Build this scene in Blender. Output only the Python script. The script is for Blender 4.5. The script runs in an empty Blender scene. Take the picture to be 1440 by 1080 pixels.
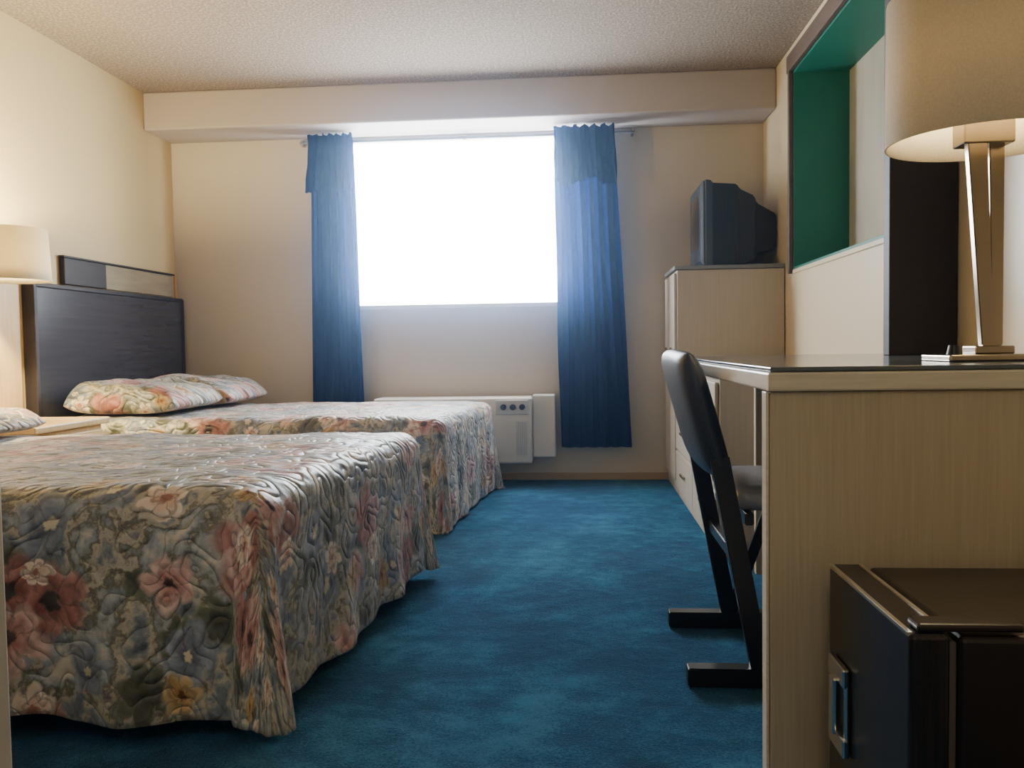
import bpy, bmesh, math, random
from mathutils import Vector, Matrix, noise
random.seed(4)
scene = bpy.context.scene
COL = scene.collection
ORG = {}

# ------------------------------------------------------------------ materials
class NT:
    def __init__(s, name):
        s.m = bpy.data.materials.new(name); s.m.use_nodes = True
        s.t = s.m.node_tree; s.n = s.t.nodes; s.l = s.t.links
        s.b = s.n['Principled BSDF']; s.out = s.n['Material Output']
    def put(s, sock, v):
        if isinstance(v, bpy.types.NodeSocket): s.l.new(v, sock)
        elif v is not None:
            if hasattr(sock.default_value, '__len__') and isinstance(v, (tuple, list)) and len(sock.default_value) == 4 and len(v) == 3:
                v = (*v, 1)
            sock.default_value = v
    def math(s, op, a, b=None, c=None, clamp=False):
        n = s.n.new('ShaderNodeMath'); n.operation = op; n.use_clamp = clamp
        s.put(n.inputs[0], a); s.put(n.inputs[1], b); s.put(n.inputs[2], c)
        return n.outputs[0]
    def vm(s, op, a, b=None, scale=None):
        n = s.n.new('ShaderNodeVectorMath'); n.operation = op
        s.put(n.inputs[0], a); s.put(n.inputs[1], b)
        if scale is not None: s.put(n.inputs['Scale'], scale)
        return n
    def mix(s, f, a, b, blend='MIX'):
        n = s.n.new('ShaderNodeMix'); n.data_type = 'RGBA'; n.blend_type = blend
        s.put(n.inputs[0], f); s.put(n.inputs[6], a); s.put(n.inputs[7], b)
        return n.outputs[2]
    def coord(s, kind='Object'):
        return s.n.new('ShaderNodeTexCoord').outputs[kind]
    def mapping(s, v, scale=(1, 1, 1), loc=(0, 0, 0)):
        n = s.n.new('ShaderNodeMapping'); s.put(n.inputs[0], v)
        n.inputs['Scale'].default_value = scale; n.inputs['Location'].default_value = loc
        return n.outputs[0]
    def noise(s, v, scale=5, detail=3, rough=.5, col=False):
        n = s.n.new('ShaderNodeTexNoise'); s.put(n.inputs['Vector'], v)
        n.inputs['Scale'].default_value = scale; n.inputs['Detail'].default_value = detail
        n.inputs['Roughness'].default_value = rough
        return n.outputs[1 if col else 0]
    def ramp(s, f, stops):
        n = s.n.new('ShaderNodeValToRGB'); s.put(n.inputs[0], f)
        e = n.color_ramp.elements
        while len(e) < len(stops): e.new(0.5)
        for i, (p, c) in enumerate(stops):
            e[i].position = p; e[i].color = (*c, 1) if len(c) == 3 else c
        return n.outputs[0]
    def bump(s, h, strength=.3, dist=.01):
        n = s.n.new('ShaderNodeBump'); s.put(n.inputs['Height'], h)
        n.inputs['Strength'].default_value = strength; n.inputs['Distance'].default_value = dist
        s.l.new(n.outputs[0], s.b.inputs['Normal'])
    def set(s, **k):
        for a, v in k.items():
            s.put(s.b.inputs[a.replace('_', ' ')], v)

def m_plain(name, col, rough=.5, metal=0, var=.12, nscale=8, bump=0, spec=.5):
    t = NT(name); c = t.coord()
    f = t.noise(c, nscale, 3)
    dark = tuple(x * (1 - var) for x in col); lite = tuple(min(1, x * (1 + var)) for x in col)
    t.set(Base_Color=t.mix(f, dark, lite), Roughness=rough, Metallic=metal)
    t.b.inputs['Specular IOR Level'].default_value = spec
    if bump: t.bump(t.noise(c, nscale * 12, 4), bump, .004)
    return t.m

def m_wall(name, col, rough=.62):
    t = NT(name); c = t.coord()
    f = t.noise(c, 1.3, 3)
    t.set(Base_Color=t.mix(f, tuple(x * .93 for x in col), tuple(min(1, x * 1.04) for x in col)), Roughness=rough)
    t.bump(t.noise(c, 90, 4), .12, .003)
    return t.m

def m_popcorn():
    t = NT('popcorn_ceiling'); c = t.coord()
    a = t.noise(c, 85, 4, .65); b = t.noise(c, 160, 3, .6)
    h = t.math('ADD', t.math('POWER', a, 2.0), t.math('MULTIPLY', b, .4))
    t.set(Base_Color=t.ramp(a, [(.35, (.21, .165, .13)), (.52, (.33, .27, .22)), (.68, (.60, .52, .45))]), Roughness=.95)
    t.bump(h, .9, .02)
    return t.m

def m_carpet():
    t = NT('carpet'); c = t.coord()
    big = t.noise(c, 2.6, 5, .65); mid = t.noise(c, 11, 4, .7); fine = t.noise(c, 150, 3, .7)
    f = t.math('ADD', t.math('MULTIPLY', big, .5), t.math('ADD', t.math('MULTIPLY', mid, .35), t.math('MULTIPLY', fine, .45)))
    col = t.ramp(f, [(.50, (.002, .024, .072)), (.64, (.008, .080, .19)), (.78, (.06, .27, .46))])
    t.set(Base_Color=col, Roughness=1.0)
    t.b.inputs['Specular IOR Level'].default_value = .05
    t.b.inputs['Sheen Weight'].default_value = .5
    t.b.inputs['Sheen Tint'].default_value = (.25, .55, .9, 1)
    t.bump(t.math('ADD', t.noise(c, 260, 2, .6), t.math('MULTIPLY', mid, 2.4)), 1.0, .024)
    return t.m

def m_grain(name, c1, c2, scale=(90, 90, 3), rough=.45, bump=.1):
    t = NT(name); c = t.mapping(t.coord(), scale)
    f = t.noise(c, 1.0, 4, .6)
    g = t.noise(t.coord(), 2, 2)
    f2 = t.math('ADD', t.math('MULTIPLY', f, .8), t.math('MULTIPLY', g, .2))
    t.set(Base_Color=t.ramp(f2, [(.3, c1), (.7, c2)]), Roughness=rough)
    t.bump(f, bump, .002)
    return t.m

def m_floral():
    t = NT('floral_quilt'); uv = t.coord('UV')
    nz = t.noise(uv, 10, 4, .6, col=True)
    d = t.vm('SCALE', t.vm('SUBTRACT', nz, (.5, .5, .5)).outputs[0], scale=.07).outputs[0]
    v = t.vm('ADD', uv, d).outputs[0]
    f0 = t.noise(v, 8, 5, .62)
    base = t.ramp(f0, [(.34, (.035, .045, .06)), (.43, (.19, .22, .26)), (.49, (.48, .44, .36)), (.53, (.13, .12, .08)), (.58, (.29, .33, .38)), (.66, (.60, .55, .47))])
    def layer(prev, cell, off, R, n, inner, outer, centre, thr, dark=.5, soft=6.0):
        sv = t.vm('SCALE', t.vm('ADD', v, off).outputs[0], scale=1 / cell).outputs[0]
        vo = t.n.new('ShaderNodeTexVoronoi'); vo.voronoi_dimensions = '2D'; vo.inputs['Scale'].default_value = 1
        vo.inputs['Randomness'].default_value = .85
        t.put(vo.inputs['Vector'], sv)
        loc = t.vm('SUBTRACT', sv, vo.outputs['Position']).outputs[0]
        sp = t.n.new('ShaderNodeSeparateXYZ'); t.put(sp.inputs[0], loc)
        sc = t.n.new('ShaderNodeSeparateColor'); t.put(sc.inputs[0], vo.outputs['Color'])
        r = t.math('SQRT', t.math('ADD', t.math('POWER', t.math('ABSOLUTE', sp.outputs[0]), 2.0), t.math('POWER', t.math('ABSOLUTE', sp.outputs[1]), 2.0)))
        ang = t.math('ADD', t.math('ARCTAN2', sp.outputs[1], sp.outputs[0]), t.math('MULTIPLY', sc.outputs[0], 6.28))
        pet = t.math('ABSOLUTE', t.math('COSINE', t.math('MULTIPLY', ang, n / 2)))
        pet = t.math('POWER', pet, .6)
        edge = t.math('MULTIPLY', t.math('ADD', t.math('MULTIPLY', pet, .40), .60), t.math('MULTIPLY', t.math('ADD', t.math('MULTIPLY', sc.outputs[1], .4), .6), R))
        q = t.math('DIVIDE', r, edge)
        mask = t.math('MULTIPLY', t.math('SUBTRACT', 1.0, q), soft, clamp=True)
        pres = t.math('GREATER_THAN', sc.outputs[2], thr)
        mask = t.math('MULTIPLY', mask, pres)
        var = t.noise(v, 34, 3)
        g = t.math('ADD', q, t.math('MULTIPLY', t.math('SUBTRACT', var, .5), 1.6), clamp=True)
        col = t.mix(g, inner, outer)
        swirl = t.math('SINE', t.math('ADD', t.math('MULTIPLY', q, 10.0), t.math('MULTIPLY', ang, 2.0)))
        sw = t.math('MULTIPLY', t.math('MULTIPLY', t.math('SUBTRACT', swirl, .4), 2.2, clamp=True), dark)
        col = t.mix(sw, col, t.mix(.65, col, (.04, .02, .015)))
        rim = t.math('MULTIPLY', t.math('LESS_THAN', pet, .38), .4)
        col = t.mix(rim, col, (.05, .025, .025))
        col = t.mix(t.math('MULTIPLY', t.math('SUBTRACT', .24, q), 12.0, clamp=True), col, centre)
        return t.mix(mask, prev, col)
    c = layer(base, .15, (3.1, 1.7, 0), .5, 6, (.03, .04, .04), (.16, .17, .12), (.05, .05, .02), .5, .5, 4)
    c = layer(c, .19, (7.3, 2.2, 0), .48, 5, (.08, .10, .16), (.34, .39, .47), (.6, .55, .4), .42, .5, 4)
    c = layer(c, .27, (1.9, 5.4, 0), .50, 5, (.22, .05, .045), (.48, .25, .22), (.03, .02, .02), .52, .5, 4)
    c = layer(c, .24, (4.4, 8.1, 0), .44, 5, (.40, .15, .13), (.72, .54, .50), (.05, .02, .02), .58, .45, 5)
    c = layer(c, .21, (9.2, 3.3, 0), .32, 6, (.40, .20, .05), (.54, .42, .24), (.15, .05, .01), .72, .5, 5)
    c = layer(c, .23, (5.7, .8, 0), .27, 6, (.64, .42, .33), (.82, .74, .65), (.35, .14, .10), .48, .65, 8)
    t.set(Base_Color=c, Roughness=.46)
    t.b.inputs['Sheen Weight'].default_value = .25
    q1 = t.noise(uv, 9, 1, .4)
    line = t.math('ABSOLUTE', t.math('SINE', t.math('MULTIPLY', q1, 24.0)))
    line = t.math('POWER', line, .4)
    h = t.math('ADD', line, t.math('MULTIPLY', t.noise(uv, 24, 2), .8))
    t.bump(h, .65, .011)
    return t.m

def m_fabric_trans(name, col, tcol, fac):
    t = NT(name); c = t.mapping(t.coord(), (300, 300, 300))
    f = t.noise(c, 1, 2)
    t.set(Base_Color=t.mix(f, tuple(x * .75 for x in col), tuple(min(1, x * 1.2) for x in col)), Roughness=.85)
    t.b.inputs['Specular IOR Level'].default_value = .1
    tr = t.n.new('ShaderNodeBsdfTranslucent'); tr.inputs[0].default_value = (*tcol, 1)
    mx = t.n.new('ShaderNodeMixShader'); mx.inputs[0].default_value = fac
    t.l.new(t.b.outputs[0], mx.inputs[1]); t.l.new(tr.outputs[0], mx.inputs[2]); t.l.new(mx.outputs[0], t.out.inputs[0])
    return t.m

def m_emit(name, col, s):
    t = NT(name); f = t.noise(t.coord(), 1.5, 2)
    t.set(Base_Color=(.8, .8, .8), Emission_Color=t.mix(f, tuple(x * .95 for x in col), col), Emission_Strength=s)
    return t.m

M = {}
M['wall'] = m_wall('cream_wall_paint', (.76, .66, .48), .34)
M['wall_l'] = m_wall('lamplit_wall_paint', (.62, .49, .26))  # yellow of the wall lamp's light is put into this wall colour
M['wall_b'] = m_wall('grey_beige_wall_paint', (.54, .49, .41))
M['ceil'] = m_popcorn()
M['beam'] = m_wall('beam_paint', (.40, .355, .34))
M['carpet'] = m_carpet()
M['floral'] = m_floral()
M['lam'] = m_grain('beige_laminate', (.46, .38, .26), (.58, .49, .35), (160, 160, 5), .5, .15)
M['lamcab'] = m_grain('pale_laminate', (.40, .35, .29), (.46, .41, .34), (120, 120, 4), .5, .06)
M['edge'] = m_grain('desk_edge_laminate', (.62, .55, .44), (.78, .71, .58), (8, 8, 90), .35, .05)
M['desktop'] = m_plain('glossy_dark_desktop', (.10, .12, .14), .12, 0, .1)
M['darkwood'] = m_grain('dark_wood', (.010, .007, .012), (.020, .015, .021), (60, 4, 60), .6, .08)
M['headb'] = m_grain('headboard_dark_veneer', (.022, .024, .036), (.044, .046, .062), (50, 3, 50), .27, .08)
M['frame'] = m_grain('brown_frame', (.08, .055, .045), (.14, .10, .08), (40, 4, 40), .5, .05)
M['railtan'] = m_grain('tan_rail', (.24, .20, .13), (.34, .29, .20), (40, 4, 40), .35, .05)
M['wood'] = m_grain('light_wood', (.50, .33, .14), (.66, .47, .23), (60, 60, 5), .4, .05)
M['teal'] = m_plain('teal_paint', (.005, .16, .12), .5, 0, .12, 5)
M['black'] = m_plain('black_plastic', (.006, .010, .018), .4, 0, .2)
M['blackm'] = m_plain('black_metal', (.012, .012, .014), .3, .3, .2)
M['vinyl'] = m_plain('dark_vinyl', (.020, .024, .036), .40, 0, .25, 20, .2)
M['seat'] = m_plain('lit_seat_vinyl', (.30, .30, .34), .22, 0, .2, 20, .1)  # dark vinyl lightened to grey, painting in the highlight on the seat
M['fridge'] = m_grain('dark_brushed_steel', (.009, .007, .008), (.028, .021, .021), (200, 200, 4), .26, .1)
M['fridgeb'] = m_plain('fridge_brown_body', (.018, .011, .009), .30, 0, .15, 6, .1)
M['gasket'] = m_plain('fridge_gasket', (.10, .08, .07), .4)
M['worn'] = m_plain('worn_metal_edge', (.65, .60, .52), .3, .9, .3, 30)
M['chrome'] = m_plain('brushed_nickel', (.36, .30, .23), .2, 1.0, .08)
M['silver'] = m_plain('silver_handle', (.75, .74, .72), .2, 1.0, .05)
M['white'] = m_plain('white_paint', (.8, .78, .74), .45, 0, .04)
M['ac'] = m_plain('ivory_plastic', (.58, .56, .52), .45, 0, .05)
M['acdark'] = m_plain('grey_grille', (.17, .18, .19), .5, 0, .1)
M['acmid'] = m_plain('pale_grey_grille', (.42, .43, .43), .5, 0, .1)
M['tvbez'] = m_plain('tv_bezel_grey', (.03, .05, .08), .35, 0, .1)
M['screen'] = m_plain('tv_glass', (.01, .012, .014), .08, 0, .05)
M['curtain'] = m_fabric_trans('blue_curtain', (.002, .013, .080), (.004, .035, .22), .10)
M['shade'] = m_fabric_trans('linen_shade', (.68, .61, .49), (.70, .62, .48), .12)
M['shade2'] = m_fabric_trans('warm_linen_shade', (.82, .75, .60), (.85, .78, .6), .2)
M['glass'] = m_emit('bright_window_glass', (.84, .92, 1.0), 40)
M['bulb'] = m_emit('lamp_bulb_glow', (1, .82, .48), 12)
def m_pale():
    t = NT('pale_streaked_pane'); c = t.mapping(t.coord(), (1, 3, 1.2))
    f = t.noise(c, 1.2, 3)
    t.set(Base_Color=t.ramp(f, [(.35, (.46, .43, .36)), (.65, (.62, .58, .50))]), Roughness=.25)
    return t.m
M['pale'] = m_pale()
M['base'] = m_plain('baseboard_wood', (.36, .27, .16), .5)

# ------------------------------------------------------------------ geometry
def finish(bm, name, mat, parent=None, origin=None, smooth=False, kind=None, label=None, category=None, group=None, uvf=None):
    if parent is not None: origin = ORG[parent.name]
    if origin is None:
        xs = [v.co for v in bm.verts]
        mn = Vector((min(v.x for v in xs), min(v.y for v in xs), min(v.z for v in xs)))
        mx = Vector((max(v.x for v in xs), max(v.y for v in xs), max(v.z for v in xs)))
        origin = Vector(((mn.x + mx.x) / 2, (mn.y + mx.y) / 2, mn.z))
    origin = Vector(origin)
    for v in bm.verts: v.co -= origin
    bmesh.ops.recalc_face_normals(bm, faces=bm.faces) if not uvf else None
    me = bpy.data.meshes.new(name); bm.to_mesh(me); bm.free()
    if smooth:
        for p in me.polygons: p.use_smooth = True
    for m in (mat if isinstance(mat, list) else [mat]): me.materials.append(m)
    ob = bpy.data.objects.new(name, me); COL.objects.link(ob)
    ORG[ob.name] = origin
    if parent is not None: ob.parent = parent
    else: ob.location = origin
    if kind: ob['kind'] = kind
    if label: ob['label'] = label
    if category: ob['category'] = category
    if group: ob['group'] = group
    return ob

def empty(name, loc, label, category, group=None):
    e = bpy.data.objects.new(name, None); COL.objects.link(e); e.location = loc
    e.empty_display_size = .05
    ORG[e.name] = Vector(loc); e['label'] = label; e['category'] = category
    if group: e['group'] = group
    return e

def add_box(bm, x0, x1, y0, y1, z0, z1, bev=0, seg=2):
    r = bmesh.ops.create_cube(bm, size=1)
    vs = r['verts']
    for v in vs:
        v.co = Vector((x0 + (v.co.x + .5) * (x1 - x0), y0 + (v.co.y + .5) * (y1 - y0), z0 + (v.co.z + .5) * (z1 - z0)))
    if bev:
        es = list({e for v in vs for e in v.link_edges})
        bmesh.ops.bevel(bm, geom=es, offset=bev, segments=seg, affect='EDGES', profile=.5)

def box(name, b, mat, bev=0, seg=2, **k):
    bm = bmesh.new(); add_box(bm, *b, bev, seg)
    return finish(bm, name, mat, **k)

def boxes(name, bl, mat, bev=0, **k):
    bm = bmesh.new()
    for b in bl: add_box(bm, *b, bev)
    return finish(bm, name, mat, **k)

def add_bar(bm, p, q, w, d, up=Vector((0, 1, 0)), bev=.003):
    p = Vector(p); q = Vector(q); L = (q - p).length; z = (q - p).normalized()
    y = (up - z * up.dot(z)).normalized(); x = y.cross(z)
    r = bmesh.ops.create_cube(bm, size=1); vs = r['verts']
    for v in vs:
        c = v.co.copy(); v.co = p + x * c.x * w + y * c.y * d + z * (c.z + .5) * L
    if bev:
        es = list({e for v in vs for e in v.link_edges})
        bmesh.ops.bevel(bm, geom=es, offset=bev, segments=2, affect='EDGES')

def add_cyl(bm, p, q, r1, r2=None, seg=24, caps=True):
    if r2 is None: r2 = r1
    p = Vector(p); q = Vector(q); L = (q - p).length
    r = bmesh.ops.create_cone(bm, cap_ends=caps, segments=seg, radius1=r1, radius2=r2, depth=L)
    rot = Vector((0, 0, 1)).rotation_difference((q - p).normalized()).to_matrix()
    for v in r['verts']: v.co = rot @ v.co + (p + q) / 2

def lathe(name, cx, cy, prof, mat, seg=48, **k):
    bm = bmesh.new(); rings = []
    for r, z in prof:
        rings.append([bm.verts.new((cx + r * math.cos(2 * math.pi * i / seg), cy + r * math.sin(2 * math.pi * i / seg), z)) for i in range(seg)])
    for a, b in zip(rings, rings[1:]):
        for i in range(seg):
            bm.faces.new((a[i], a[(i + 1) % seg], b[(i + 1) % seg], b[i]))
    return finish(bm, name, mat, smooth=True, **k)

# ------------------------------------------------------------------ room
XL, XR, YB, YF, ZC = -2.52, 1.10, 5.20, -1.3, 2.33
box('floor', (XL - .1, XR + .1, YF - .1, YB + .1, -.1, 0), M['carpet'], kind='structure')
box('ceiling', (XL - .1, XR + .1, YF - .1, YB + .1, ZC, ZC + .1), M['ceil'], kind='structure')
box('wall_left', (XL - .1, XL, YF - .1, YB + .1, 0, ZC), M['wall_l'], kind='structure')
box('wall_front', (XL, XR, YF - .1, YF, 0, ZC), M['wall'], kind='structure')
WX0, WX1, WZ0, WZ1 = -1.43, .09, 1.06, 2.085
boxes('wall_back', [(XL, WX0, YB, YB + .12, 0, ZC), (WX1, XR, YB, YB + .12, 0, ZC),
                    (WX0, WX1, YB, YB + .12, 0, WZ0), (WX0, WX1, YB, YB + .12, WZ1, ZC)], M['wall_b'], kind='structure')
NY0, NY1, NZ0, NZ1, ND = 3.05, 4.48, 1.19, 2.19, .27
boxes('wall_right', [(XR, XR + .1, YF, NY0, 0, ZC), (XR, XR + .1, NY1, YB + .1, 0, ZC),
                     (XR, XR + .1, NY0, NY1, 0, NZ0), (XR, XR + .1, NY0, NY1, NZ1, ZC)], M['wall'], kind='structure')
box('wall_partition', (XL, -.655, .80, .915, 0, ZC), M['wall_b'], .004, kind='structure')
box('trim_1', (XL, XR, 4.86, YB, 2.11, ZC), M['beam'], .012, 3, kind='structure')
g_ = .012
boxes('wall_niche', [(XR - .003, XR + ND, NY1 - g_, NY1 - .001, NZ0 + .001, NZ1 - .001), (XR - .003, XR + ND, NY0 + .001, NY0 + g_, NZ0 + .001, NZ1 - .001),
                     (XR - .003, XR + ND, NY0 + g_, NY1 - g_, NZ0 + .001, NZ0 + g_), (XR - .003, XR + ND, NY0 + g_, NY1 - g_, NZ1 - g_, NZ1 - .001)], M['teal'], kind='structure')
box('window_2', (XR + ND, XR + ND + .02, NY0 - .02, NY1 + .02, NZ0 - .02, NZ1 + .02), M['pale'], kind='structure')
cw = .055
boxes('trim_2', [(XR - .026, XR - .004, NY0 - cw, NY1 + cw, NZ1, NZ1 + cw + .03), (XR - .026, XR - .004, NY1, NY1 + .03, NZ0 - .02, NZ1),
                 (XR - .026, XR - .004, NY0 - cw, NY0, NZ0 - .02, NZ1)], M['frame'], .003, kind='structure')
boxes('trim_3', [(XR - .008, XR - .001, NY0 - cw, NY1 + .03, NZ0 - .02, NZ0)], M['wall'], .002, kind='structure')
box('baseboard_back', (XL, XR, YB - .014, YB, 0, .045), M['base'], .003, kind='structure')
box('baseboard_left', (XL, XL + .014, YF, YB - .014, 0, .045), M['base'], .003, kind='structure')
# window
box('window_1', (WX0, WX1, YB + .075, YB + .085, WZ0, WZ1), M['glass'], kind='structure')
boxes('trim_4', [(WX0, WX0 + .03, YB + .01, YB + .07, WZ0, WZ1), (WX1 - .03, WX1, YB + .01, YB + .07, WZ0, WZ1),
                 (WX0, WX1, YB + .0, YB + .07, WZ0, WZ0 + .025)], M['white'], .003, kind='structure')

# ------------------------------------------------------------------ beds
SH = .11
def drape(name, parent, xh, xf, y0, y1, zt, hem, seed):
    L = xf - xh; W = y1 - y0; r = .07; arc = r * math.pi / 2
    D = arc + (zt - hem - r)
    na, nb = 160, 160
    bm = bmesh.new(); uvl = bm.loops.layers.uv.new('UVMap'); g = []; uvs = {}
    yc = (y0 + y1) / 2
    for i in range(na + 1):
        row = []
        a = (L + D) * i / na
        for j in range(nb + 1):
            b = -(W / 2 + D) + (W + 2 * D) * j / nb
            qa = min(a, L - r); qb = max(-W / 2 + r, min(W / 2 - r, b))
            oa, ob_ = a - qa, b - qb
            m = max(abs(oa), abs(ob_)); n = Vector((oa, ob_))
            if n.length > 1e-6: n.normalize()
            corner = 2 * abs(n.x * n.y)
            if m < arc:
                th = m / r; h = r * math.sin(th); d = r * (1 - math.cos(th)); rest = 0
            else:
                rest = m - arc; h = r; d = r + rest
            k = rest / (D - arc)
            p = qa + qb * 1.3 + math.atan2(n.y, n.x) * .35
            nz = noise.noise(Vector((p * 2.3, seed, k * .5)))
            nz2 = noise.noise(Vector((p * 5.5 + 9, seed + 3, k)))
            h += rest * (.03 + .12 * corner) + k * (.022 * nz + .014 * nz2 + .007 * math.sin(p * 21 + 3 * nz))
            d2 = d + k * (.015 * nz2 + .015 * corner)
            z = zt - d2 + .010 * noise.noise(Vector((a * 4, b * 4, seed))) + .005 * noise.noise(Vector((a * 12, b * 12, seed)))
            z = max(z, .012)
            x = xh + qa + n.x * h; y = yc + qb + n.y * h
            x -= SH * (y1 - y) / W * max(0, (x - xh) / L)
            v = bm.verts.new((x, y, z))
            uvs[v] = (a + seed, b + seed * .7)
            row.append(v)
        g.append(row)
    for i in range(na):
        for j in range(nb):
            f = bm.faces.new((g[i][j], g[i + 1][j], g[i + 1][j + 1], g[i][j + 1]))
            for l in f.loops: l[uvl].uv = uvs[l.vert]
    ob = finish(bm, name, M['floral'], parent=parent, smooth=True, uvf=True, label='quilted floral bedspread in rust, peach, slate and olive')
    s = ob.modifiers.new('thick', 'SOLIDIFY'); s.thickness = .010; s.offset = -1
    return ob

def make_bed(xh, xf, y0, y1, zt, hem, seed, label):
    e = empty('bed', ((xh + xf) / 2, (y0 + y1) / 2, 0), label, 'bed', 'hotel beds')
    box('mattress', (xh + .005, xf - .15, y0 + .03, y1 - .03, .31, zt - .03), M['white'], .04, 3, parent=e)
    box('box_spring', (xh + .005, xf - .16, y0 + .05, y1 - .05, .12, .308), M['darkwood'], .01, parent=e)
    for x in (xh + .1, xf - .25):
        for y in (y0 + .12, y1 - .12):
            bm = bmesh.new(); add_cyl(bm, (x, y, 0), (x, y, .12), .02, .025)
            finish(bm, 'leg', M['blackm'], parent=e, smooth=False)
    drape('bedspread', e, xh, xf, y0, y1, zt, hem, seed)
    return e
BH = -2.44
make_bed(BH, -.55, 1.70, 2.98, .53, .125, 1.3, 'double bed with floral quilted bedspread beside the nightstand')
make_bed(BH, -.49, 3.70, 4.88, .515, .075, 4.1, 'double bed with floral quilted bedspread below the window')

def pillow(cx, cy, zb, sx, sy, H, seed, label):
    bm = bmesh.new(); uvl = bm.loops.layers.uv.new('UVMap'); N = 30
    def pt(u, v, s):
        t = max(0, (1 - abs(u) ** 3.2)) ** .5 * max(0, (1 - abs(v) ** 20)) ** .5
        ex = 1 - .03 * abs(u * v)
        x = cx + u * sx / 2 * ex; y = cy + v * sy / 2 * ex
        lump = .03 * noise.noise(Vector((u * 2, v * 2.4, seed)))
        z = zb + H * .30 + (H * .70 * t + lump * t - .02 * t * u if s > 0 else -H * .30 * t)
        return Vector((x, y, z))
    S = lambda k: math.sin(math.pi / 2 * (-1 + 2 * k / N))
    top = [[bm.verts.new(pt(S(i), S(j), 1)) for j in range(N + 1)] for i in range(N + 1)]
    bot = [[top[i][j] if i in (0, N) or j in (0, N) else bm.verts.new(pt(S(i), S(j), -1)) for j in range(N + 1)] for i in range(N + 1)]
    for g, s in ((top, 1), (bot, -1)):
        for i in range(N):
            for j in range(N):
                vs = (g[i][j], g[i + 1][j], g[i + 1][j + 1], g[i][j + 1])
                f = bm.faces.new(vs if s > 0 else vs[::-1])
                for l in f.loops: l[uvl].uv = (l.vert.co.x + seed, l.vert.co.y + l.vert.co.z + seed * 1.7)
    return finish(bm, 'pillow', M['floral'], smooth=True, uvf=True, label=label, category='pillow', group='floral covered pillows')
pillow(-2.14, 4.08, .527, .55, .57, .15, 3.9, 'floral covered pillow on the bed below the window')
pillow(-2.12, 4.64, .524, .58, .545, .15, 6.4, 'floral covered pillow on the bed below the window')
pillow(-2.17, 2.66, .539, .50, .58, .10, 7.2, 'floral covered pillow on the bed beside the nightstand')
pillow(-2.17, 2.05, .539, .50, .58, .10, 8.2, 'floral covered pillow on the bed beside the nightstand')

def headboard(y0, y1, label):
    e = empty('headboard', (XL + .03, (y0 + y1) / 2, .0), label, 'headboard', 'dark wood headboards')
    box('panel', (XL + .004, XL + .055, y0, y1, .40, 1.13), M['headb'], .008, parent=e)
    boxes('frame', [(XL + .002, XL + .062, y0 - .012, y0 + .012, .40, 1.14), (XL + .002, XL + .062, y1 - .012, y1 + .012, .40, 1.14),
                    (XL + .002, XL + .062, y0, y1, 1.125, 1.145)], M['darkwood'], .003, parent=e)
headboard(3.71, 5.16, 'dark veneer headboard panel on the wall below the shelf rail')
headboard(1.60, 2.98, 'dark veneer headboard panel on the wall beside the nightstand')
e = empty('wall_panel', (XL, 4.6, 1.15), 'dark and tan wood rail mounted above the headboard', 'wall panel')
box('dark_section', (XL + .001, XL + .03, 3.99, 4.36, 1.155, 1.285), M['darkwood'], .004, parent=e)
box('tan_section', (XL + .001, XL + .022, 4.36, 5.12, 1.155, 1.285), M['railtan'], .004, parent=e)
box('top_edge', (XL + .001, XL + .032, 3.985, 5.125, 1.286, 1.296), M['darkwood'], .002, parent=e)
box('trim_5', (XL, XL + .012, 5.17, 5.195, .6, 1.3), M['wood'], kind='structure')

# nightstand
e = empty('nightstand', (-2.27, 3.32, 0), 'light wood nightstand with a drawer between the beds', 'nightstand')
box('body', (XL + .02, -2.08, 3.08, 3.56, .04, .51), M['wood'], .005, parent=e)
box('table_top', (XL + .02, -2.05, 3.06, 3.58, .512, .54), M['wood'], .006, parent=e)
dr = box('drawer', (-2.078, -2.062, 3.10, 3.54, .32, .49), M['wood'], .003, parent=e)
box('handle', (-2.061, -2.045, 3.26, 3.38, .40, .415), M['chrome'], .003, parent=dr)
box('back_panel', (XL + .002, XL + .018, 3.03, 3.66, .04, 1.13), M['wood'], .003, parent=e)
# wall lamp
WLY = 3.25
e = empty('wall_lamp', (XL + .02, WLY, 1.12), 'lit wall lamp with cream drum shade above the nightstand', 'lamp')
box('wall_plate', (XL + .019, XL + .035, WLY - .07, WLY + .07, 1.14, 1.26), M['chrome'], .004, parent=e)
bm = bmesh.new(); add_cyl(bm, (XL + .035, WLY, 1.16), (-2.27, WLY, 1.16), .008)
finish(bm, 'arm', M['chrome'], parent=e)
lathe('lamp_shade', -2.27, WLY, [(.160, 1.11), (.150, 1.315), (.147, 1.315), (.157, 1.11), (.160, 1.11)], M['shade2'], parent=e)
bm = bmesh.new(); bmesh.ops.create_uvsphere(bm, u_segments=16, v_segments=10, radius=.026)
for v in bm.verts: v.co += Vector((-2.27, WLY, 1.185))
finish(bm, 'light_bulb', M['bulb'], parent=e, smooth=True)

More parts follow.
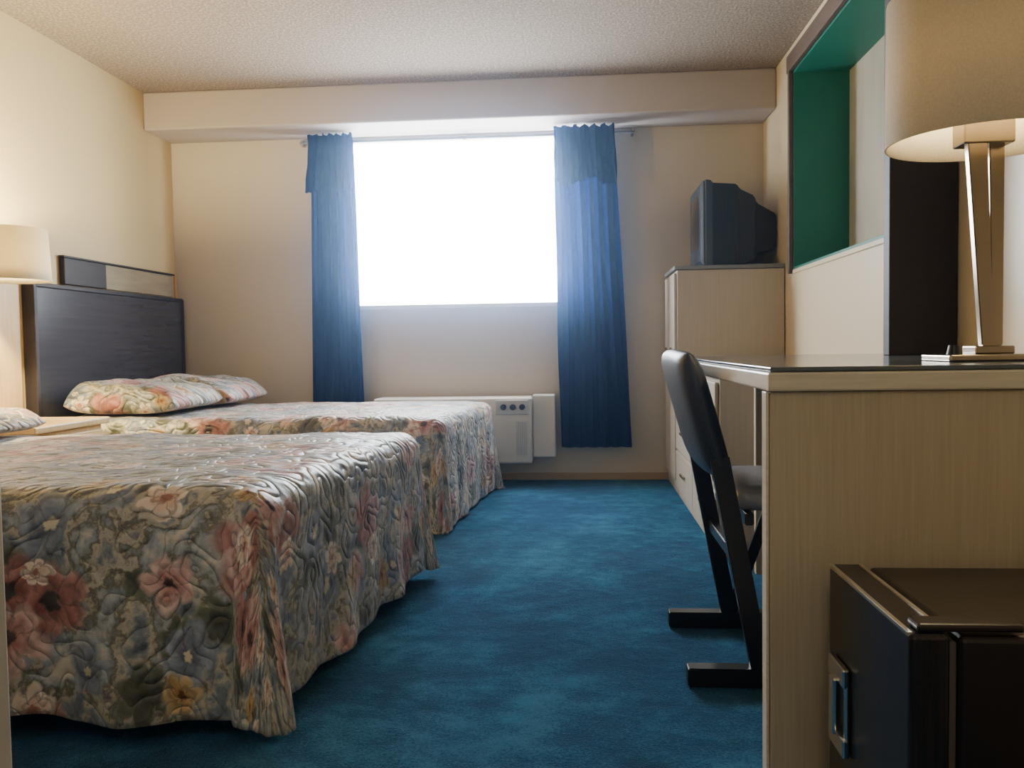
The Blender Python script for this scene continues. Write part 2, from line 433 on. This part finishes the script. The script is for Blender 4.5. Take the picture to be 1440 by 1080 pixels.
# ------------------------------------------------------------------ air conditioner
e = empty('air_conditioner', (-.68, 5.08, 0.0), 'ivory wall air conditioner unit below the window', 'air conditioner')
box('body', (-1.22, -.28, 4.97, 5.18, .13, .52), M['ac'], .015, 3, parent=e)
box('side_cover', (-.279, -.145, 5.03, 5.18, .16, .53), M['ac'], .008, parent=e)
for x in (-1.15, -.85):
    box('support_leg', (x - .02, x + .02, 5.12, 5.16, 0, .131), M['acdark'], .003, parent=e)
cp = box('control_panel', (-.49, -.30, 4.962, 4.972, .42, .505), M['acmid'], .003, parent=e)
for i in range(3):
    bm = bmesh.new(); add_cyl(bm, (-.445 + i * .055, 4.950, .465), (-.445 + i * .055, 4.963, .465), .017)
    finish(bm, 'knob', M['black'], parent=cp)
boxes('grille', [(-.37 + i * .011, -.366 + i * .011, 4.966, 4.972, .18, .38) for i in range(6)], M['acmid'], 0, parent=e)

# ------------------------------------------------------------------ curtains
def curtain(label, xl0, xr0, xl1, xr1, z0, z1, y, seed, vl, vr):
    e = empty('curtain', ((xl0 + xr0) / 2, y, z0), label, 'curtain', 'blue window curtains')
    def sheet(name, xa0, xb0, xa1, xb1, za, zb, yy, amp, nf, sd, wavy=0):
        bm = bmesh.new(); nu, nv = 140, 50; g = []
        for j in range(nv + 1):
            t = j / nv; row = []
            for i in range(nu + 1):
                u = i / nu
                xa = xa1 + (xa0 - xa1) * t; xb = xb1 + (xb0 - xb1) * t
                w = noise.noise(Vector((u * 3, t * 1.2, sd)))
                ph = u * nf * 2 * math.pi + 2.2 * w
                am = amp * (.65 + .5 * noise.noise(Vector((u * 5, t * 2, sd + 5))) + .25 * t)
                z = zb + (za - zb) * t
                if wavy: z += wavy * (math.sin(u * 9 + sd) + .4 * math.sin(u * 23)) * t + .008 * math.sin(u * 40) * (1 - t)
                row.append(bm.verts.new((xa + (xb - xa) * u + .006 * math.sin(ph * 2), yy + am * math.sin(ph), z)))
            g.append(row)
        for j in range(nv):
            for i in range(nu): bm.faces.new((g[j][i], g[j][i + 1], g[j + 1][i + 1], g[j + 1][i]))
        return finish(bm, name, M['curtain'], parent=e, smooth=True)
    sheet('curtain_panel', xl0, xr0, xl1, xr1, z0, z1 - .03, y, .024, 6, seed)
    sheet('valance', vl, vr, xl1 - .005, xr1 + .005, z1 - .33, z1 - .006, y - .052, .026, 7, seed + 3, .025)
curtain('dark blue pleated curtain with gathered valance beside the bed', -1.63, -1.30, -1.60, -1.34, .22, 2.105, 5.10, 1.0, -1.625, -1.33)
curtain('dark blue pleated curtain with gathered valance beside the cabinet', -.115, .31, -.13, .215, .21, 2.105, 5.10, 6.0, -.13, .235)
e = empty('curtain_rod', (-.68, 5.12, 2.05), 'thin dark curtain rod above the window', 'curtain rod')
bm = bmesh.new(); add_cyl(bm, (-1.68, 5.145, 2.075), (.34, 5.145, 2.075), .008); finish(bm, 'rod', M['acdark'], parent=e)
for x in (-1.67, -.67, .33):
    box('bracket', (x - .008, x + .008, 5.14, 5.2, 2.06, 2.095), M['chrome'], .002, parent=e)

# ------------------------------------------------------------------ tall cabinet, dresser, tv
e = empty('tall_cabinet', (.82, 4.9, 0), 'tall pale laminate cabinet supporting the television', 'cabinet')
box('body', (.53, 1.095, 4.66, 5.18, 0.0, 1.215), M['lamcab'], .003, parent=e)
box('cabinet_top', (.515, 1.095, 4.65, 5.182, 1.217, 1.238), M['acdark'], .003, parent=e)
for a, b in ((4.675, 4.915), (4.925, 5.165)):
    d = box('door', (.514, .529, a, b, .08, 1.2), M['lamcab'], .003, parent=e)
    box('handle', (.500, .513, (a + b) / 2 - .006, (a + b) / 2 + .006, .70, .80), M['chrome'], .002, parent=d)
e = empty('dresser', (.82, 4.0, 0), 'low pale laminate dresser beside the tall cabinet', 'dresser')
box('body', (.53, 1.095, 3.28, 4.645, 0.0, .685), M['lamcab'], .003, parent=e)
box('dresser_top', (.515, 1.095, 3.26, 4.648, .687, .707), M['lamcab'], .003, parent=e)
for a, b in ((3.30, 3.96), (3.97, 4.63)):
    for z in (.05, .26, .47):
        d = box('drawer', (.514, .529, a, b, z, z + .20), M['lamcab'], .003, parent=e)
        box('handle', (.500, .513, (a + b) / 2 - .06, (a + b) / 2 + .06, z + .1, z + .112), M['chrome'], .002, parent=d)

def loft(name, secs, mat, bev=.01, **k):
    bm = bmesh.new(); rs = []
    for x, y0, y1, z0, z1 in secs:
        rs.append([bm.verts.new(c) for c in ((x, y0, z0), (x, y1, z0), (x, y1, z1), (x, y0, z1))])
    bm.faces.new(rs[0]); bm.faces.new(rs[-1][::-1])
    for a, b in zip(rs, rs[1:]):
        for i in range(4): bm.faces.new((a[i], b[i], b[(i + 1) % 4], a[(i + 1) % 4]))
    bmesh.ops.bevel(bm, geom=list(bm.edges), offset=bev, segments=2, affect='EDGES')
    return finish(bm, name, mat, **k)
e = empty('television', (.82, 4.93, 1.238), 'black tube television facing the beds on the cabinet', 'television')
T = .03
loft('body', [(.69 + T, 4.73, 5.15, 1.245, 1.69), (.83 + T, 4.735, 5.145, 1.245, 1.68), (.85 + T, 4.75, 5.13, 1.25, 1.655), (.93 + T, 4.77, 5.11, 1.27, 1.62),
              (.95 + T, 4.80, 5.08, 1.31, 1.585), (1.09, 4.84, 5.04, 1.34, 1.53)], M['black'], .006, parent=e)
bz = loft('bezel', [(.635 + T, 4.73, 5.15, 1.26, 1.685), (.655 + T, 4.71, 5.17, 1.24, 1.705), (.70 + T, 4.715, 5.165, 1.24, 1.70)], M['tvbez'], .008, parent=e)
bm = bmesh.new(); g = []
for i in range(13):
    g.append([bm.verts.new((T + .632 - .018 * (1 - (i / 6 - 1) ** 2) * (1 - (j / 6 - 1) ** 2) + .005, 4.765 + .35 * i / 12, 1.33 + .32 * j / 12)) for j in range(13)])
for i in range(12):
    for j in range(12): bm.faces.new((g[i][j], g[i + 1][j], g[i + 1][j + 1], g[i][j + 1]))
finish(bm, 'screen', M['screen'], parent=e, smooth=True)
boxes('foot', [(.71, .85, 4.78, 5.1, 1.238, 1.25)], M['black'], .002, parent=e)
boxes('vents', [(.77 + i * .016, .776 + i * .016, 4.731, 4.737, 1.36, 1.60) for i in range(6)], M['black'], 0, parent=e)

# ------------------------------------------------------------------ desk
DX, DY0, DY1, DZ = .325, 1.50, 3.02, .777
e = empty('desk', (.72, 2.26, 0), 'beige laminate desk with glossy dark top', 'desk')
box('desk_top', (DX + .004, XR - .005, DY0 + .004, DY1 - .004, DZ - .008, DZ), M['desktop'], .002, parent=e)
box('edge_band', (DX, XR - .005, DY0, DY1, DZ - .042, DZ - .009), M['edge'], .004, parent=e)
box('side_panel', (DX + .004, XR - .03, DY0 + .012, DY0 + .045, .02, DZ - .043), M['lam'], .003, parent=e)
box('panel_edge', (DX - .002, DX + .003, DY0 + .012, DY0 + .045, .02, DZ - .043), M['edge'], .001, parent=e)
box('far_panel', (.60, XR - .03, DY1 - .05, DY1 - .02, .02, DZ - .043), M['lam'], .003, parent=e)
box('modesty_panel', (XR - .03, XR - .012, DY0 + .046, DY1 - .05, .02, DZ - .043), M['lam'], .002, parent=e)
for x, y in ((.36, DY0 + .028), (1.02, DY0 + .028), (.65, DY1 - .035), (1.02, DY1 - .035)):
    bm = bmesh.new(); add_cyl(bm, (x, y, 0), (x, y, .022), .014); finish(bm, 'foot', M['silver'], parent=e)
box('divider_board', (.905, XR - .002, 2.58, 2.63, DZ, ZC - .01), M['darkwood'], .003,
    label='tall dark wood divider board standing on the desk', category='divider')

# ------------------------------------------------------------------ desk lamp
LX, LY = .805, 1.77
e = empty('table_lamp', (LX, LY, DZ), 'brushed nickel table lamp with beige drum shade on desk', 'lamp')
box('base', (LX - .095, LX + .10, LY - .07, LY + .07, DZ, DZ + .014), M['chrome'], .004, 3, parent=e)
box('base_block', (LX - .03, LX + .045, LY - .03, LY + .03, DZ + .014, DZ + .03), M['chrome'], .003, parent=e)
def taper(name, xb0, xb1, xt0, xt1, y0, y1, z0, z1):
    bm = bmesh.new()
    b = [bm.verts.new(c) for c in ((xb0, y0, z0), (xb1, y0, z0), (xb1, y1, z0), (xb0, y1, z0))]
    t_ = [bm.verts.new(c) for c in ((xt0, y0, z1), (xt1, y0, z1), (xt1, y1, z1), (xt0, y1, z1))]
    bm.faces.new(b[::-1]); bm.faces.new(t_)
    for i in range(4): bm.faces.new((b[i], b[(i + 1) % 4], t_[(i + 1) % 4], t_[i]))
    bmesh.ops.bevel(bm, geom=list(bm.edges), offset=.002, segments=2, affect='EDGES')
    return finish(bm, name, M['chrome'], parent=e)
taper('column', LX - .018, LX + .006, LX - .050, LX - .012, LY - .03, LY - .012, DZ + .03, 1.235)
taper('column', LX + .014, LX + .036, LX + .006, LX + .036, LY + .0, LY + .018, DZ + .03, 1.235)
bm = bmesh.new(); add_box(bm, LX - .056, LX + .040, LY - .034, LY + .022, 1.20, 1.25, .003)
finish(bm, 'cap', M['chrome'], parent=e)
bm = bmesh.new(); add_cyl(bm, (LX, LY, 1.25), (LX, LY, 1.28), .016); finish(bm, 'socket', M['black'], parent=e)
lathe('lamp_shade', LX, LY, [(.184, 1.208), (.182, 1.493), (.179, 1.493), (.181, 1.208), (.184, 1.208)], M['shade'], seg=64, parent=e)
bm = bmesh.new(); bmesh.ops.create_uvsphere(bm, u_segments=16, v_segments=10, radius=.024)
for v in bm.verts: v.co += Vector((LX, LY, 1.302))
finish(bm, 'light_bulb', M['bulb'], parent=e, smooth=True)
bm = bmesh.new(); add_cyl(bm, (LX - .075, LY - .04, DZ + .014), (LX - .075, LY - .04, DZ + .032), .014, .010)
finish(bm, 'switch', M['black'], parent=e)

# ------------------------------------------------------------------ fridge
FX, FY0, FY1, FZ = .410, 1.09, 1.44, .452
e = empty('mini_fridge', (.66, 1.27, 0), 'near-black mini fridge with brushed door beside the desk', 'fridge')
box('body', (FX + .062, .92, FY0 + .004, FY1 - .004, .015, FZ - .004), M['fridgeb'], .008, 3, parent=e)
box('gasket', (FX + .050, FX + .061, FY0 + .012, FY1 - .012, .03, FZ - .014), M['gasket'], .001, parent=e)
d = box('door', (FX, FX + .05, FY0, FY1, .03, FZ), M['fridge'], .007, 3, parent=e)
boxes('edge_trim', [(FX - .0015, FX + .005, FY0 + .006, FY1 - .006, FZ - .005, FZ + .0012), (FX + .044, FX + .050, FY0 + .04, FY1 - .006, FZ - .003, FZ + .002)], M['worn'], .001, parent=d, label='worn bright metal edge strip')
boxes('handle', [(FX - .012, FX - .001, FY1 - .115, FY1 - .035, .285, .315), (FX - .012, FX - .001, FY1 - .115, FY1 - .035, .175, .205),
                 (FX - .008, FX - .001, FY1 - .048, FY1 - .035, .20, .29), (FX - .008, FX - .001, FY1 - .115, FY1 - .102, .20, .29)], M['silver'], .003, parent=d)
box('handle_grip', (FX - .018, FX - .010, FY1 - .085, FY1 - .06, .20, .29), M['silver'], .003, parent=d)
boxes('hinge', [(FX + .01, FX + .14, FY0 + .003, FY0 + .04, FZ + .001, FZ + .012)], M['fridgeb'], .004, parent=e)
for x in (FX + .09, .88):
    for y in (FY0 + .04, FY1 - .04):
        bm = bmesh.new(); add_cyl(bm, (x, y, 0), (x, y, .02), .016); finish(bm, 'foot', M['black'], parent=e)

# ------------------------------------------------------------------ chair
e = empty('desk_chair', (.5, 2.26, 0), 'dark sled-base desk chair with highlight-painted grey seat tucked under desk', 'chair')
CY0, CY1 = 2.03, 2.49
bm = bmesh.new(); N1, N2 = 28, 20; G = {}
for s in (0, 1):
    for i in range(N1 + 1):
        for j in range(N2 + 1):
            u = -1 + 2 * i / N1; v = -1 + 2 * j / N2
            u = math.sin(u * math.pi / 2); v = math.sin(v * math.pi / 2)
            y = (CY0 + CY1) / 2 + (CY1 - CY0 + .01) / 2 * u * (1 - .04 * v * v)
            z = .648 + .158 * v * (1 - .05 * u * u)
            th = .034 * max(0, 1 - abs(u) ** 10) ** .5 * max(0, 1 - abs(v) ** 7) ** .5
            x = .298 - .042 * v + (-th if s == 0 else th) - .008 * (1 - u * u)
            if s == 1 and (i in (0, N1) or j in (0, N2)): G[s, i, j] = G[0, i, j]
            else: G[s, i, j] = bm.verts.new((x, y, z))
for s in (0, 1):
    for i in range(N1):
        for j in range(N2):
            bm.faces.new((G[s, i, j], G[s, i + 1, j], G[s, i + 1, j + 1], G[s, i, j + 1]))
finish(bm, 'backrest', M['vinyl'], parent=e, smooth=True)
box('seat', (.37, .80, CY0 + .03, CY1 - .03, .415, .475), M['seat'], .028, 5, parent=e, smooth=True)
for y in (CY0 + .015, CY1 - .015):
    bm = bmesh.new()
    add_bar(bm, (.425, y, .03), (.328, y, .55), .045, .028)
    finish(bm, 'leg', M['blackm'], parent=e)
    bm = bmesh.new(); add_bar(bm, (.25, y, .025), (.78, y, .025), .045, .045, up=Vector((0, 1, 0)))
    finish(bm, 'runner', M['blackm'], parent=e)
    bm = bmesh.new(); add_bar(bm, (.43, y, .05), (.56, y, .41), .03, .02)
    finish(bm, 'brace', M['blackm'], parent=e)
for x, z in ((.375, .30), (.40, .40), (.56, .40)):
    bm = bmesh.new(); add_bar(bm, (x, CY0 + .02, z), (x, CY1 - .02, z), .03, .022, up=Vector((1, 0, 0)))
    finish(bm, 'crossbar', M['blackm'], parent=e)

# ------------------------------------------------------------------ lights
def light(name, kind, loc, power, col, size=.1, rot=None, sy=None):
    l = bpy.data.lights.new(name, kind); l.energy = power; l.color = col
    if kind == 'AREA':
        l.size = size
        if sy: l.shape = 'RECTANGLE'; l.size_y = sy
    else: l.shadow_soft_size = size
    o = bpy.data.objects.new(name, l); COL.objects.link(o); o.location = loc
    if rot: o.rotation_euler = rot
    return o
light('wall_lamp_light', 'POINT', (-2.27, WLY, 1.285), 150, (1, .80, .40), .025)
light('table_lamp_light', 'POINT', (LX, LY, 1.37), 14, (1, .80, .46), .025)
light('entry_fill_light', 'AREA', (-.1, -.7, 2.3), 12, (1, .90, .70), .6, (0, 0, 0))  # unseen fill added behind the camera to light desk and fridge
w = bpy.data.worlds.new('World'); scene.world = w; w.use_nodes = True
w.node_tree.nodes['Background'].inputs[0].default_value = (.75, .85, 1, 1)
w.node_tree.nodes['Background'].inputs[1].default_value = .5
vs = w.node_tree.nodes.new('ShaderNodeVolumeScatter')  # haze added for a bloom-like glow around the window
vs.inputs['Color'].default_value = (.40, .62, 1, 1); vs.inputs['Density'].default_value = .020; vs.inputs['Anisotropy'].default_value = .955
w.node_tree.links.new(vs.outputs[0], w.node_tree.nodes['World Output'].inputs['Volume'])

# ------------------------------------------------------------------ camera
cam = bpy.data.cameras.new('Camera'); co = bpy.data.objects.new('Camera', cam); COL.objects.link(co)
cam.sensor_width = 36; cam.lens = 30; cam.clip_start = .02
R = Matrix.Rotation(math.radians(4.52), 4, 'Z') @ Matrix.Rotation(math.radians(90 - 2.53), 4, 'X') @ Matrix.Rotation(math.radians(-.86), 4, 'Z')
co.matrix_world = Matrix.Translation((0, 0, .82)) @ R
scene.camera = co
